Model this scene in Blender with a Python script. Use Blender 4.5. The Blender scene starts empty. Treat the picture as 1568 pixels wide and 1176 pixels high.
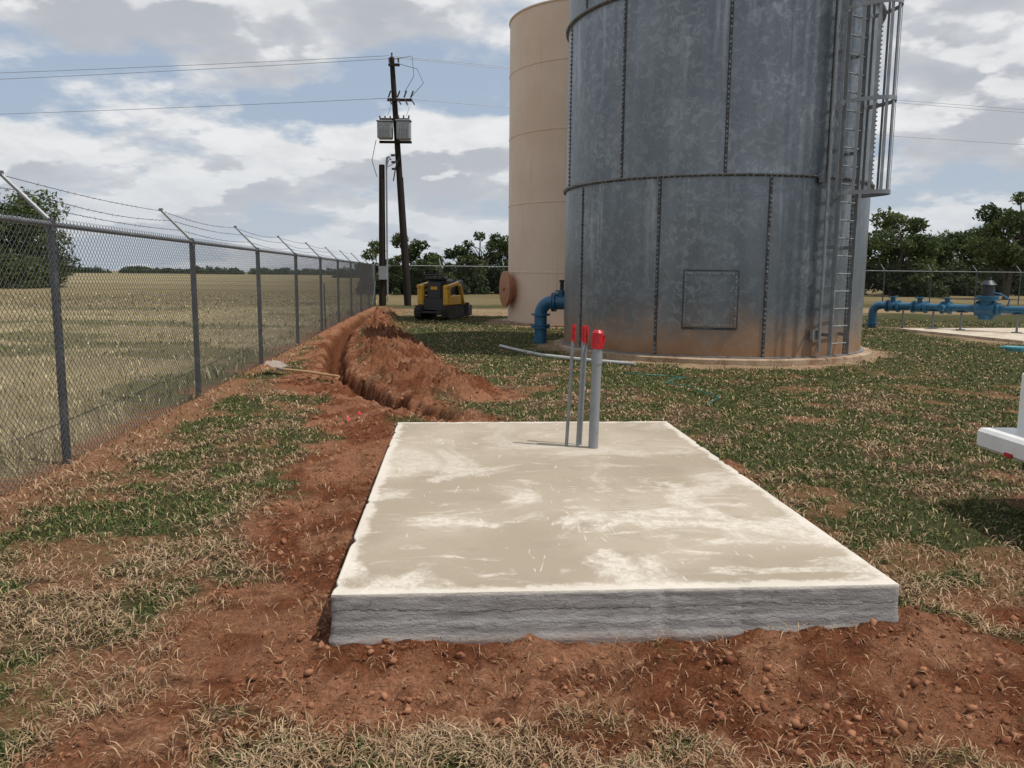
import bpy, math, random
import numpy as np
from mathutils import Matrix, Vector
random.seed(7); rng=np.random.default_rng(7)
sc=bpy.context.scene
sc.view_settings.view_transform='Standard'; sc.view_settings.look='None'; sc.view_settings.exposure=0

# ---------------------------------------------------------------- camera
cd=bpy.data.cameras.new("camera"); cam=bpy.data.objects.new("camera",cd); sc.collection.objects.link(cam); sc.camera=cam
cd.sensor_width=36; cd.lens=36*1230/1568; cd.clip_start=0.05; cd.clip_end=9000
cam.matrix_world=Matrix.Translation((0,0,1.5))@Matrix.Rotation(math.pi/2-math.radians(7.8),4,'X')@Matrix.Rotation(math.radians(0.5),4,'Z')

# ---------------------------------------------------------------- node helpers
def newmat(name):
    m=bpy.data.materials.new(name); m.use_nodes=True
    nt=m.node_tree; b=nt.nodes['Principled BSDF']
    return m,nt,b
def N(nt,t,**k):
    n=nt.nodes.new(t)
    for a,v in k.items(): setattr(n,a,v)
    return n
def ramp(nt,src,lo,hi):
    r=N(nt,'ShaderNodeMapRange'); r.interpolation_type='SMOOTHSTEP'
    r.inputs['From Min'].default_value=lo; r.inputs['From Max'].default_value=hi
    nt.links.new(src,r.inputs['Value']); return r.outputs['Result']
def mix(nt,f,a,b,mode='MIX'):
    m=N(nt,'ShaderNodeMix',data_type='RGBA',blend_type=mode)
    for s,v in ((m.inputs['Factor'],f),(m.inputs['A'],a),(m.inputs['B'],b)):
        if isinstance(v,(int,float)): s.default_value=v
        elif isinstance(v,tuple): s.default_value=(*v[:3],1)
        else: nt.links.new(v,s)
    return m.outputs['Result']
def math_(nt,op,a,b=0.0,c=0.0):
    m=N(nt,'ShaderNodeMath',operation=op)
    for i,v in enumerate((a,b,c)):
        if isinstance(v,(int,float)): m.inputs[i].default_value=v
        else: nt.links.new(v,m.inputs[i])
    return m.outputs[0]
def noise(nt,scale,detail=5,rough=.55,vec=None,stretch=None,dist=0):
    n=N(nt,'ShaderNodeTexNoise'); n.inputs['Scale'].default_value=scale; n.inputs['Detail'].default_value=detail
    n.inputs['Roughness'].default_value=rough; n.inputs['Distortion'].default_value=dist
    if vec is None:
        tc=N(nt,'ShaderNodeTexCoord'); vec=tc.outputs['Object']
    if stretch:
        mp=N(nt,'ShaderNodeMapping'); mp.inputs['Scale'].default_value=stretch; nt.links.new(vec,mp.inputs['Vector']); vec=mp.outputs['Vector']
    nt.links.new(vec,n.inputs['Vector']); return n.outputs['Fac']
def bump(nt,b,h,strength=.4,dist=.01):
    n=N(nt,'ShaderNodeBump'); n.inputs['Strength'].default_value=strength; n.inputs['Distance'].default_value=dist
    nt.links.new(h,n.inputs['Height']); nt.links.new(n.outputs['Normal'],b.inputs['Normal'])
def mat(name,col,rough=.6,metal=0,layers=(),bmp=None,spec=.5):
    """layers: (scale,colour,lo,hi,stretch)"""
    m,nt,b=newmat(name); c=tuple(col)
    for L in layers:
        f=ramp(nt,noise(nt,L[0],6,.6,stretch=L[4] if len(L)>4 else None),L[2],L[3]); c=mix(nt,f,c,tuple(L[1]))
    if isinstance(c,tuple): b.inputs['Base Color'].default_value=(*c,1)
    else: nt.links.new(c,b.inputs['Base Color'])
    b.inputs['Roughness'].default_value=rough; b.inputs['Metallic'].default_value=metal; b.inputs['Specular IOR Level'].default_value=spec
    if bmp: bump(nt,b,noise(nt,bmp[0],5,.6),bmp[1],bmp[2] if len(bmp)>2 else .01)
    return m
def colmat(name,rough=.8,spec=.2,trans=0):
    m,nt,b=newmat(name); a=N(nt,'ShaderNodeVertexColor',layer_name='Col')
    nt.links.new(a.outputs['Color'],b.inputs['Base Color']); b.inputs['Roughness'].default_value=rough
    b.inputs['Specular IOR Level'].default_value=spec
    if trans:
        t=N(nt,'ShaderNodeBsdfTranslucent'); nt.links.new(a.outputs['Color'],t.inputs['Color'])
        ms=N(nt,'ShaderNodeMixShader'); ms.inputs[0].default_value=trans
        nt.links.new(b.outputs[0],ms.inputs[1]); nt.links.new(t.outputs[0],ms.inputs[2])
        nt.links.new(ms.outputs[0],nt.nodes['Material Output'].inputs['Surface'])
    return m

# ---------------------------------------------------------------- mesh helpers
def npmesh(name,V,Fc,mat_,col=None,smooth=False,parent=None):
    V=np.asarray(V,dtype=np.float32); Fc=np.asarray(Fc,dtype=np.int32)
    me=bpy.data.meshes.new(name); k=Fc.shape[1]
    me.vertices.add(len(V)); me.vertices.foreach_set('co',V.ravel())
    me.loops.add(Fc.size); me.loops.foreach_set('vertex_index',Fc.ravel())
    me.polygons.add(len(Fc)); me.polygons.foreach_set('loop_start',np.arange(len(Fc),dtype=np.int32)*k)
    me.polygons.foreach_set('loop_total',np.full(len(Fc),k,dtype=np.int32))
    if smooth: me.polygons.foreach_set('use_smooth',np.ones(len(Fc),dtype=bool))
    me.update(calc_edges=True)
    if col is not None:
        ca=me.color_attributes.new('Col','FLOAT_COLOR','POINT')
        c4=np.ones((len(V),4),dtype=np.float32); c4[:,:3]=col; ca.data.foreach_set('color',c4.ravel())
    me.materials.append(mat_)
    o=bpy.data.objects.new(name,me); sc.collection.objects.link(o)
    if parent: o.parent=parent
    return o
class B:
    def __init__(s): s.v=[]; s.f=[]
    def add(s,vs,fs):
        n=len(s.v); s.v+= [tuple(x) for x in vs]; s.f+=[tuple(i+n for i in f) for f in fs]; return s
    def box(s,c,d,R=None,bev=0):
        hx,hy,hz=d[0]/2,d[1]/2,d[2]/2; c=Vector(c)
        if bev<=0:
            vs=[Vector((x,y,z)) for x in(-hx,hx) for y in(-hy,hy) for z in(-hz,hz)]
            fs=[(0,1,3,2),(4,6,7,5),(0,4,5,1),(2,3,7,6),(0,2,6,4),(1,5,7,3)]
        else:
            b=min(bev,hx*.9,hy*.9,hz*.9); vs=[];idx={}
            for sx in(-1,1):
                for sy in(-1,1):
                    for sz in(-1,1):
                        for a in range(3):
                            p=[sx*hx,sy*hy,sz*hz]
                            for q in range(3):
                                if q!=a: p[q]-= (sx,sy,sz)[q]*b
                            idx[(sx,sy,sz,a)]=len(vs); vs.append(Vector(p))
            fs=[]
            for a in range(3):
                o=[q for q in range(3) if q!=a]
                for s1 in(-1,1):
                    def k(p,q):
                        t=[0,0,0]; t[a]=s1; t[o[0]]=p; t[o[1]]=q; return idx[(*t,a)]
                    fs.append((k(-1,-1),k(1,-1),k(1,1),k(-1,1)))
                for p in(-1,1):
                    for q in(-1,1):
                        def t(sg,ax):
                            u=[0,0,0]; u[a]=sg; u[o[0]]=p; u[o[1]]=q; return idx[(*u,ax)]
                        fs.append((t(-1,o[0]),t(1,o[0]),t(1,o[1]),t(-1,o[1])))
            for sx in(-1,1):
                for sy in(-1,1):
                    for sz in(-1,1): fs.append(tuple(idx[(sx,sy,sz,a)] for a in range(3)))
        if R is not None: vs=[R@v for v in vs]
        return s.add([v+c for v in vs],fs)
    def cyl(s,p0,p1,r0,r1=None,n=10,cap=True):
        p0=Vector(p0);p1=Vector(p1); r1=r0 if r1 is None else r1
        d=(p1-p0).normalized(); a=d.orthogonal().normalized(); b=d.cross(a)
        vs=[];
        for p,r in((p0,r0),(p1,r1)):
            for i in range(n):
                t=2*math.pi*i/n; vs.append(p+a*(r*math.cos(t))+b*(r*math.sin(t)))
        fs=[(i,(i+1)%n,n+(i+1)%n,n+i) for i in range(n)]
        if cap: fs+= [tuple(range(n-1,-1,-1)),tuple(range(n,2*n))]
        return s.add(vs,fs)
    def tube(s,pts,r,n=8):
        pts=[Vector(p) for p in pts]; rs=r if isinstance(r,(list,tuple)) else [r]*len(pts)
        vs=[];fs=[]; up=None
        for i,p in enumerate(pts):
            d=(pts[min(i+1,len(pts)-1)]-pts[max(i-1,0)]).normalized()
            if up is None: up=d.orthogonal().normalized()
            up=(up-d*up.dot(d)).normalized(); b=d.cross(up)
            for j in range(n):
                t=2*math.pi*j/n; vs.append(p+up*(rs[i]*math.cos(t))+b*(rs[i]*math.sin(t)))
        for i in range(len(pts)-1):
            for j in range(n): fs.append((i*n+j,i*n+(j+1)%n,(i+1)*n+(j+1)%n,(i+1)*n+j))
        fs+=[tuple(range(n-1,-1,-1)),tuple(range((len(pts)-1)*n,len(pts)*n))]
        return s.add(vs,fs)
    def lathe(s,c,prof,n=64,a0=0,a1=2*math.pi,axis='Z'):
        full=abs(a1-a0-2*math.pi)<1e-6; m=n if full else n+1; vs=[]
        for r,z in prof:
            for j in range(m):
                t=a0+(a1-a0)*j/n
                if axis=='Z': vs.append((c[0]+r*math.cos(t),c[1]+r*math.sin(t),c[2]+z))
                else: vs.append((c[0]+r*math.cos(t),c[1]+z,c[2]+r*math.sin(t)))
        fs=[(i*m+j,i*m+(j+1)%m,(i+1)*m+(j+1)%m,(i+1)*m+j) for i in range(len(prof)-1) for j in range(n)]
        return s.add(vs,fs)
    def obj(s,name,m,parent=None,smooth=False):
        me=bpy.data.meshes.new(name); me.from_pydata(s.v,[],s.f); me.materials.append(m)
        if smooth:
            me.polygons.foreach_set('use_smooth',[True]*len(me.polygons))
            try: me.set_sharp_from_angle(angle=math.radians(40))
            except Exception: pass
        me.update(); o=bpy.data.objects.new(name,me); sc.collection.objects.link(o)
        if parent: o.parent=parent
        return o
def empty(name,loc=(0,0,0),rz=0):
    e=bpy.data.objects.new(name,None); e.location=loc; e.rotation_euler=(0,0,rz); sc.collection.objects.link(e); return e

# ---------------------------------------------------------------- noise (numpy)
def vnoise(x,y,seed=0):
    xi=np.floor(x).astype(np.int64); yi=np.floor(y).astype(np.int64); fx=x-xi; fy=y-yi
    fx=fx*fx*fx*(fx*(fx*6-15)+10); fy=fy*fy*fy*(fy*(fy*6-15)+10)
    def h(a,b):
        n=(a*374761393+b*668265263+seed*1442695041)&0xFFFFFFFF
        n=((n^(n>>13))*1274126177)&0xFFFFFFFF; n=n^(n>>16); n=(n*2246822519)&0xFFFFFFFF
        return ((n^(n>>15))&0xFFFFFF)/float(0xFFFFFF)
    return (h(xi,yi)*(1-fx)+h(xi+1,yi)*fx)*(1-fy)+(h(xi,yi+1)*(1-fx)+h(xi+1,yi+1)*fx)*fy
def fbm(x,y,sc_=1,oct=4,seed=0,g=.5):
    s=0;a=1;t=0
    for i in range(oct):
        s=s+a*vnoise(x*sc_+i*17.3,y*sc_-i*9.1,seed+i*7); t+=a; a*=g; sc_=sc_*2.03
    return s/t
def sstep(a,b,x):
    t=np.clip((x-a)/(b-a),0,1); return t*t*(3-2*t)
def polydist(x,y,pts):
    d=np.full(x.shape,1e9); 
    for (ax,ay),(bx,by) in zip(pts[:-1],pts[1:]):
        vx,vy=bx-ax,by-ay; t=np.clip(((x-ax)*vx+(y-ay)*vy)/(vx*vx+vy*vy),0,1)
        d=np.minimum(d,np.hypot(x-ax-t*vx,y-ay-t*vy))
    return d

# ---------------------------------------------------------------- layout (metres)
SLC=(0.322,4.965); SLA=math.atan2(.165,2.32); SLW,SLL,SLH=2.33,3.72,.24
TC=(4.02,16.65); TR=2.95
CC=(2.45,25.5); CR=2.6
F0=(-3.47,6.13); F1=(-6.35,37.2)
fd=np.array([F1[0]-F0[0],F1[1]-F0[1]]); fl=np.hypot(*fd); fd=fd/fl
TRENCH=[(-.55,8.1),(-1.2,8.9),(-1.75,9.8),(-1.95,10.4),(-2.36,11.35),(-2.75,12.4),(-2.95,13.4),(-3.45,15.73),(-4.2,20.0),(-4.9,25.7),(-5.5,34)]
PILE=[(-.75,10.0),(-1.3,11.2),(-1.8,13),(-2.4,16),(-3.1,19),(-4.0,24),(-4.8,31)]
def slabdist(x,y):
    c,s=math.cos(-SLA),math.sin(-SLA); dx=x-SLC[0]; dy=y-SLC[1]
    lx=dx*c-dy*s; ly=dx*s+dy*c
    qx=np.abs(lx)-SLW/2; qy=np.abs(ly)-SLL/2
    return np.hypot(np.maximum(qx,0),np.maximum(qy,0))+np.minimum(np.maximum(qx,qy),0),lx,ly
def fields(x,y):
    n1=fbm(x,y,1.3,4,3); n2=fbm(x,y,5,4,11); n3=fbm(x,y,.45,3,21)
    sd,lx,ly=slabdist(x,y)
    wid=.22+.34*sstep(-.5,-1.4,lx)*sstep(-2.6,-1.2,ly)*1.3+.5*sstep(-1.5,-2.3,ly)+.15*sstep(1.1,1.7,lx)*sstep(-1.0,-2.0,ly)
    soil=1-sstep(-.16,.2,sd-wid+(n1-.5)*.75+(n2-.5)*.8)
    td=polydist(x,y,TRENCH); pd=polydist(x,y,PILE)
    link=polydist(x,y,[(-1.15,6.6),(-1.6,8.2),(-2.1,9.6),(-3.0,11.2)])
    soil=np.maximum(soil,1-sstep(-.15,.15,link-.36+(n1-.5)*.8+(n2-.5)*.6))
    soil=np.maximum(soil,1-sstep(-.15,.2,td-.42-.01*y+(n1-.5)*.8+(n2-.5)*.4))
    pw=np.where(y<18,.72,.5)
    soil=np.maximum(soil,1-sstep(-.1,.2,pd-pw-.0+(n1-.5)*.7+(n2-.5)*.5))
    fx=F0[0]+(y-F0[1])*(F1[0]-F0[0])/(F1[1]-F0[1]); df=x-fx     # >0 inside
    outside=sstep(.02,-.1,df)
    fsoil=(1-sstep(.05,.35,np.abs(df-.12)-.12+(n1-.5)*.9+(n2-.5)*.3))*sstep(38,34,y)
    fsoil=np.maximum(fsoil,.7*sstep(.625,.69,fbm(x,y,1.9,4,207)+.05*sstep(1,-3,x))*(df>.1)*sstep(16,9,y))
    rt=polydist(x,y,[(3.2,3.1),(2.2,3.3)]); soil=np.maximum(soil,1-sstep(-.1,.2,rt-.25+(n1-.5)*.7+(n2-.5)*.5))
    tr=polydist(x,y,[(-1.20,2.2),(-1.12,3.6)]); soil=np.maximum(soil,.95*(1-sstep(-.1,.2,tr-.24+(n1-.5)*.4+(n2-.5)*.3)))
    rt_=np.hypot(x-TC[0],y-TC[1]); sand=(1-sstep(-.1,.3,rt_-TR-.4+(n1-.5)*.8+(n2-.5)*.3))
    rc=np.hypot(x-CC[0],y-CC[1]); sand=np.maximum(sand,1-sstep(-.1,.4,rc-CR-.6+(n1-.5)*.8))
    by=37.2+(x+6.3)*.26
    drive=(1-sstep(-1,1,np.abs(y-(by-6.5))-2.6+(n3-.5)*4))*sstep(-6,-3,x)
    rp=np.maximum(np.abs(x-14.5)-3.4,np.abs(y-21.3)-2.9); sand=np.maximum(sand,.85*(1-sstep(-.3,.5,rp+(n1-.5)*1.6)))
    sand=np.maximum(sand,.9*drive)
    return dict(soil=soil,fsoil=fsoil,sand=sand,outside=outside,sd=sd,lx=lx,ly=ly,td=td,pd=pd,pw=pw,n1=n1,n2=n2,n3=n3,df=df,by=by)
def height(x,y,f,fine=True):
    z=(f['n1']-.5)*.05*sstep(0,1.5,f['sd'])+(f['n2']-.5)*.02
    s=f['soil']; c1=fbm(x,y,11,3,41); c2=fbm(x,y,34,2,51)
    tr=polydist(x,y,[(-1.20,2.0),(-1.12,3.6)]); trm=sstep(.2,.13,tr)
    z=z+s*(1-.8*trm)*(.026*(np.abs(c1-.5)*2-.2)*2+(c2-.5)*.034)*sstep(-.05,.1,f['sd'])
    bank=sstep(.55,.02,f['sd'])*sstep(-1.6,-1.75,f['ly'])
    z=z+bank*(.01+.06*sstep(-.8,1.2,f['lx']))+bank*.10*(fbm(x,y,3.2,3,61)-.4)
    z=z+.03*sstep(.4,0,f['sd'])*sstep(-1.75,-1.6,f['ly'])*s
    w=.13+.09*(f['n2']-.5)+.05*(f['n1']-.5)
    far=sstep(34,31,y)
    z=z-(.34-.12*sstep(13,20,y))*sstep(w+.09,w-.07,f['td']+(c1-.5)*.18+(f['n2']-.5)*.16)*far*sstep(8.0,8.5,y)
    ph=np.where(y<12.5,.15,.19)*(.2+1.5*f['n1'])
    hump=np.clip(1-(f['pd']/f['pw'])**2,0,1)*sstep(.12,.38,f['td'])
    z=z+ph*hump*(.4+1.2*c1)*(1+.6*(c2-.5))*far*(.6+.8*f['n2'])
    z=z+.04*sstep(.38,.18,np.abs(f['td']-.32))*sstep(.15,.25,f['td'])*far*(.0+1.6*c1)
    z=z+trm*.013*(.5+.5*np.sin((y+.25*(x+1.16))*2*np.pi/.095))*(f['n2']>.36)-.012*trm
    z=np.where(f['sd']<0,z*0-.02,z)
    return z
def greenness(x,y,f):
    g=fbm(x,y,.9,4,71)*.45+fbm(x,y,4.2,4,81)*.55
    g=sstep(.38,.58,g+.08*sstep(6,13,y)+.045*sstep(1.6,3,x)-.02*sstep(4,2,y))
    return g

SOIL=np.array([.235,.088,.042]); SOIL2=np.array([.38,.185,.105]); SOIL3=np.array([.125,.047,.024])
STRAW=np.array([.31,.21,.12]); GREEN=np.array([.060,.082,.027]); SAND=np.array([.44,.31,.20]); EARTH=np.array([.14,.09,.05])
def fieldpatch(x,y,f): return sstep(.47,.60,fbm(x*.5,y,.55,4,151))
def groundcol(x,y,f):
    g=greenness(x,y,f)[:,None]
    st=fbm(x,y,6,3,91)[:,None]
    base=(EARTH*.6+STRAW*.5*st)*(1-g)+(GREEN*.8+EARTH*.25)*g
    out=np.array([.38,.315,.185])*(.75+.5*f['n3'][:,None])
    og=fieldpatch(x,y,f)[:,None]; nearf=(.3+.6*sstep(60,14,y))[:,None]
    out=out*(1-og*nearf*.75)+np.array([.12,.125,.055])*og*nearf*.75
    base=base*(1-f['outside'][:,None])+out*f['outside'][:,None]
    beyond=sstep(-1,1,y-f['by'])[:,None]*sstep(-60,-10,x)[:,None]; base=base*(1-beyond)+np.array([.25,.20,.11])*beyond
    v=fbm(x,y,3,4,101)[:,None]; k=fbm(x,y,14,2,103)[:,None]
    soil=SOIL*(1-sstep(.45,.65,v))+SOIL2*sstep(.45,.65,v); soil=soil*(1-.6*sstep(.5,.7,k))+SOIL3*.6*sstep(.5,.7,k)
    s=f['soil'][:,None]; c=base*(1-s)+soil*s
    fs=f['fsoil'][:,None]*.8; c=c*(1-fs)+SOIL2*1.05*fs
    a=f['sand'][:,None]; c=c*(1-a)+SAND*(.8+.4*v)*a
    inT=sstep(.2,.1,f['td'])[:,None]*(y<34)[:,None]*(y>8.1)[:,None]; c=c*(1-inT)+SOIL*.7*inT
    return c

def axis(segs):
    out=[segs[0][0]]
    for a,b,st in segs: 
        n=max(1,int(round((b-a)/st))); out+=list(np.linspace(a,b,n+1)[1:])
    return np.array(out)
gro=[]; v=45.;
while v<5000: gro.append(v); v*=1.25
gro.append(5500)
gy=[]; v=40.
while v<5000: gy.append(v); v*=1.06
gy.append(6000)
xs=np.concatenate([-np.array(gro[::-1]),axis([(-40,-12,.6),(-12,-6,.12),(-6,-3.2,.045),(-3.2,3,.02),(3,6,.06),(6,14,.2),(14,40,.8)]),np.array(gro)])
ys=np.concatenate([axis([(-60,-4,4),(-4,1.5,.25),(1.5,6.9,.02),(6.9,13,.03),(13,20,.06),(20,39.5,.2)]),np.array(gy)])
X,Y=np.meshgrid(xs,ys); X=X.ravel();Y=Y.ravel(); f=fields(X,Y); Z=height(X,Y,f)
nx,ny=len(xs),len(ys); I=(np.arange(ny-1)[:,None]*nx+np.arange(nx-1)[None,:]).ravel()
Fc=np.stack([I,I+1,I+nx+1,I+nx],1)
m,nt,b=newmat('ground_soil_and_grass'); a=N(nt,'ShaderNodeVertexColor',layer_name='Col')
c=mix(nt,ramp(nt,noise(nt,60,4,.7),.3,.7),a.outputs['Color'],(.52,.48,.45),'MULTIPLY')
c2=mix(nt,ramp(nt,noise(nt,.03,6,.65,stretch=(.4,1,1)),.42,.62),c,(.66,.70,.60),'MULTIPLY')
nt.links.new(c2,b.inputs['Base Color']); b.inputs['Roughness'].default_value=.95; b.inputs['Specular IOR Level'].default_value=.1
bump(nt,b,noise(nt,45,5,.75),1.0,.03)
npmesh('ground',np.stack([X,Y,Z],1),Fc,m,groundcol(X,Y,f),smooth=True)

# ---------------------------------------------------------------- grass
def grass(name,n,rmin,rmax,amax,kind):
    r=np.exp(rng.uniform(math.log(rmin),math.log(rmax),n)); th=rng.uniform(-amax,amax,n)
    x=r*np.sin(th); y=r*np.cos(th); f=fields(x,y); gr=greenness(x,y,f)
    if kind=='lawn':
        keep=(f['outside']<.3)&(f['sd']>.005)&(y<f['by']-.3)
        p=(1-f['soil']*.945)*(1-f['fsoil']*.8)*(1-f['sand']*.93)
        p*=np.where(f['td']<.2,0,1)*(.25+.75*sstep(.33,.52,fbm(x,y,9,2,5)))
        keep&=~((x>11.)&(x<17.5)&(y>18.7)&(y<24))
        keep&=~(f['sd']<.06)|(rng.uniform(size=n)<.4)
    else:
        keep=(f['outside']>.7); p=.25+.75*sstep(.4,.6,f['n1'])
    keep&=(rng.uniform(size=n)<p)
    x,y,r,gr=x[keep],y[keep],r[keep],gr[keep]; f={k:v[keep] for k,v in f.items()}
    z=height(x,y,f); n=len(x)
    isg=rng.uniform(size=n)<(.20+.62*gr)*(1-.93*f['soil'])*(1-.6*f['fsoil'])
    if kind=='lawn':
        L=np.where(isg,rng.uniform(.02,.05,n),rng.uniform(.03,.085,n)); lean=np.where(isg,rng.uniform(.1,1.1,n),rng.uniform(1.0,1.52,n)); w=.0022*np.maximum(1,r/3.2)
        L*=1+.5*(f['df']<.35)
    else:
        isg=rng.uniform(size=n)<.10+.65*fieldpatch(x,y,f)
        L=rng.uniform(.04,.13,n)*(1+1.2*(f['df']>-.4)); lean=rng.uniform(.05,1.0,n); w=.003*np.maximum(1,r/5)
    a=rng.uniform(0,2*np.pi,n); wa=a+np.pi/2+rng.normal(0,.5,n)
    dx,dy=np.cos(a),np.sin(a); wx,wy=np.cos(wa)*w,np.sin(wa)*w
    h1=L*.55*np.cos(lean*.6); o1=L*.55*np.sin(lean*.6); h2=h1+L*.45*np.cos(np.minimum(lean*1.3,1.5)); o2=o1+L*.45*np.sin(np.minimum(lean*1.3,1.5))
    z0=z-.003+np.where(isg,0,.003)
    V=np.empty((n,4,3),dtype=np.float32)
    V[:,0]=np.stack([x-wx*.5,y-wy*.5,z0],1); V[:,1]=np.stack([x+dx*o1+wx,y+dy*o1+wy,z0+h1],1)
    V[:,2]=np.stack([x+dx*o2,y+dy*o2,z0+h2],1); V[:,3]=np.stack([x+dx*o1-wx,y+dy*o1-wy,z0+h1],1)
    i=np.arange(n)*4
    T=np.concatenate([np.stack([i,i+1,i+3],1),np.stack([i+1,i+2,i+3],1)])
    u=rng.uniform(size=(n,1)); u2=rng.uniform(size=(n,1))
    g1=np.array([.058,.092,.024])*(1-u)+np.array([.155,.18,.062])*u
    s1=np.array([.29,.175,.10])*(1-u)+np.array([.54,.40,.25])*u; s1=s1*(.5+.5*u2)
    if kind!='lawn':
        g1=np.array([.10,.115,.04])*(1-u)+np.array([.22,.22,.09])*u; s1=np.array([.35,.275,.155])*(1-u)+np.array([.60,.52,.33])*u
    c=np.where(isg[:,None],g1,s1)
    dirt=(f['soil']*.4)[:,None]; c=c*(1-dirt)+(c*.4+SOIL*.6)*dirt
    npmesh(name,V.reshape(-1,3),T,GM,np.repeat(c,4,axis=0))
GM=colmat('grass_blades',.8,.15)
grass('lawn_grass',540000,1.6,32,math.radians(46),'lawn')
grass('field_grass',110000,5,60,math.radians(50),'field')

# soil clods
def ico():
    t=(1+5**.5)/2; v=np.array([(-1,t,0),(1,t,0),(-1,-t,0),(1,-t,0),(0,-1,t),(0,1,t),(0,-1,-t),(0,1,-t),(t,0,-1),(t,0,1),(-t,0,-1),(-t,0,1)],float)
    f=[(0,11,5),(0,5,1),(0,1,7),(0,7,10),(0,10,11),(1,5,9),(5,11,4),(11,10,2),(10,7,6),(7,1,8),(3,9,4),(3,4,2),(3,2,6),(3,6,8),(3,8,9),(4,9,5),(2,4,11),(6,2,10),(8,6,7),(9,8,1)]
    return v/np.linalg.norm(v[0]),np.array(f)
iv,if_=ico()
n=150000; r=np.exp(rng.uniform(math.log(1.7),math.log(26),n)); th=rng.uniform(-.7,.6,n); x=r*np.sin(th);y=r*np.cos(th); f=fields(x,y)
cl=fbm(x,y,5,3,33)
k=(rng.uniform(size=n)<np.clip(f['soil']*1.2-.3,0,1)*(.2+.8*sstep(.42,.64,cl)))&(f['sd']>.01)&(f['td']>.13)&(polydist(x,y,[(-1.2,2.2),(-1.12,3.6)])>.15); x,y,r=x[k],y[k],r[k]; f={a:b_[k] for a,b_ in f.items()}; z=height(x,y,f); n=len(x)
s=np.minimum(.0016+.0027*rng.pareto(2.3,n),.017)*np.maximum(1,(r/6))
s=np.minimum(s,.045)
V=iv[None]*s[:,None,None]*rng.uniform(.3,1.6,(n,12,1))*rng.uniform(.6,1.35,(n,1,3)); V=V+np.stack([x,y,z+s*.05],1)[:,None,:]
T=(if_[None]+(np.arange(n)*12)[:,None,None]).reshape(-1,3)
u=rng.uniform(size=(n,1)); c=SOIL3*1.2*(1-u)+SOIL2*.9*u
npmesh('soil_clods',V.reshape(-1,3),T,colmat('soil_clod',.95,.1),np.repeat(c,12,axis=0))

# ---------------------------------------------------------------- concrete slab
m,nt,b=newmat('slab_top_concrete')
tc=N(nt,'ShaderNodeTexCoord'); ob=tc.outputs['Object']; sp=N(nt,'ShaderNodeSeparateXYZ'); nt.links.new(ob,sp.inputs[0])
ex=math_(nt,'SUBTRACT',SLW/2,math_(nt,'ABSOLUTE',sp.outputs['X'])); ey=math_(nt,'SUBTRACT',SLL/2,math_(nt,'ABSOLUTE',sp.outputs['Y']))
ed=math_(nt,'MINIMUM',ex,ey)
ed=math_(nt,'ADD',ed,math_(nt,'MULTIPLY',math_(nt,'SUBTRACT',noise(nt,6,7,.75),.5),.22))
edge=math_(nt,'SUBTRACT',1.0,ramp(nt,ed,.03,.075))
n1=noise(nt,1.25,8,.62,dist=1.0); patch=ramp(nt,n1,.50,.60)
stre=ramp(nt,noise(nt,1.7,8,.7,stretch=(1,2.0,1),dist=1.2),.54,.63)
mott=ramp(nt,noise(nt,20,5,.75,dist=.8),.40,.58)
near=ramp(nt,sp.outputs['Y'],1.6,-1.3)
w1=math_(nt,'MULTIPLY',math_(nt,'MAXIMUM',patch,math_(nt,'MULTIPLY',stre,.8)),math_(nt,'MULTIPLY_ADD',mott,.6,.4))
w1=math_(nt,'MULTIPLY',w1,math_(nt,'MULTIPLY_ADD',near,.55,.3))
damp=ramp(nt,noise(nt,.9,3,.5,dist=.3),.38,.62)
c=mix(nt,damp,(.325,.272,.205),(.40,.343,.268))
c=mix(nt,math_(nt,'MULTIPLY',ramp(nt,noise(nt,3.2,7,.7),.5,.68),.4),c,(.265,.222,.167))
c=mix(nt,w1,c,(.64,.585,.51))
c=mix(nt,math_(nt,'MULTIPLY',edge,.75),c,(.64,.59,.52))
c=mix(nt,math_(nt,'MULTIPLY',ramp(nt,noise(nt,4,2,.5,stretch=(3,.5,1),dist=3.5),.70,.712),.6),c,(.62,.57,.50))
c=mix(nt,math_(nt,'MULTIPLY',ramp(nt,noise(nt,70,3,.6),.66,.72),.35),c,(.20,.165,.12))
nt.links.new(c,b.inputs['Base Color']); b.inputs['Roughness'].default_value=.75; b.inputs['Specular IOR Level'].default_value=.25
bump(nt,b,math_(nt,'ADD',noise(nt,4,5,.6,dist=.6),math_(nt,'MULTIPLY',noise(nt,90,3,.6),.15)),.3,.01)
SLT=m
m,nt,b=newmat('slab_side_concrete')
c=mix(nt,ramp(nt,noise(nt,3,7,.65,stretch=(.8,.8,1.6)),.35,.65),(.285,.275,.268),(.385,.375,.36))
c=mix(nt,math_(nt,'MULTIPLY',ramp(nt,noise(nt,10,6,.7,stretch=(.6,.6,1.6)),.56,.70),.7),c,(.20,.195,.19))
c=mix(nt,math_(nt,'MULTIPLY',ramp(nt,noise(nt,25,5,.7),.60,.68),.6),c,(.12,.115,.11))
tc=N(nt,'ShaderNodeTexCoord'); sp=N(nt,'ShaderNodeSeparateXYZ'); nt.links.new(tc.outputs['Object'],sp.inputs[0])
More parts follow.
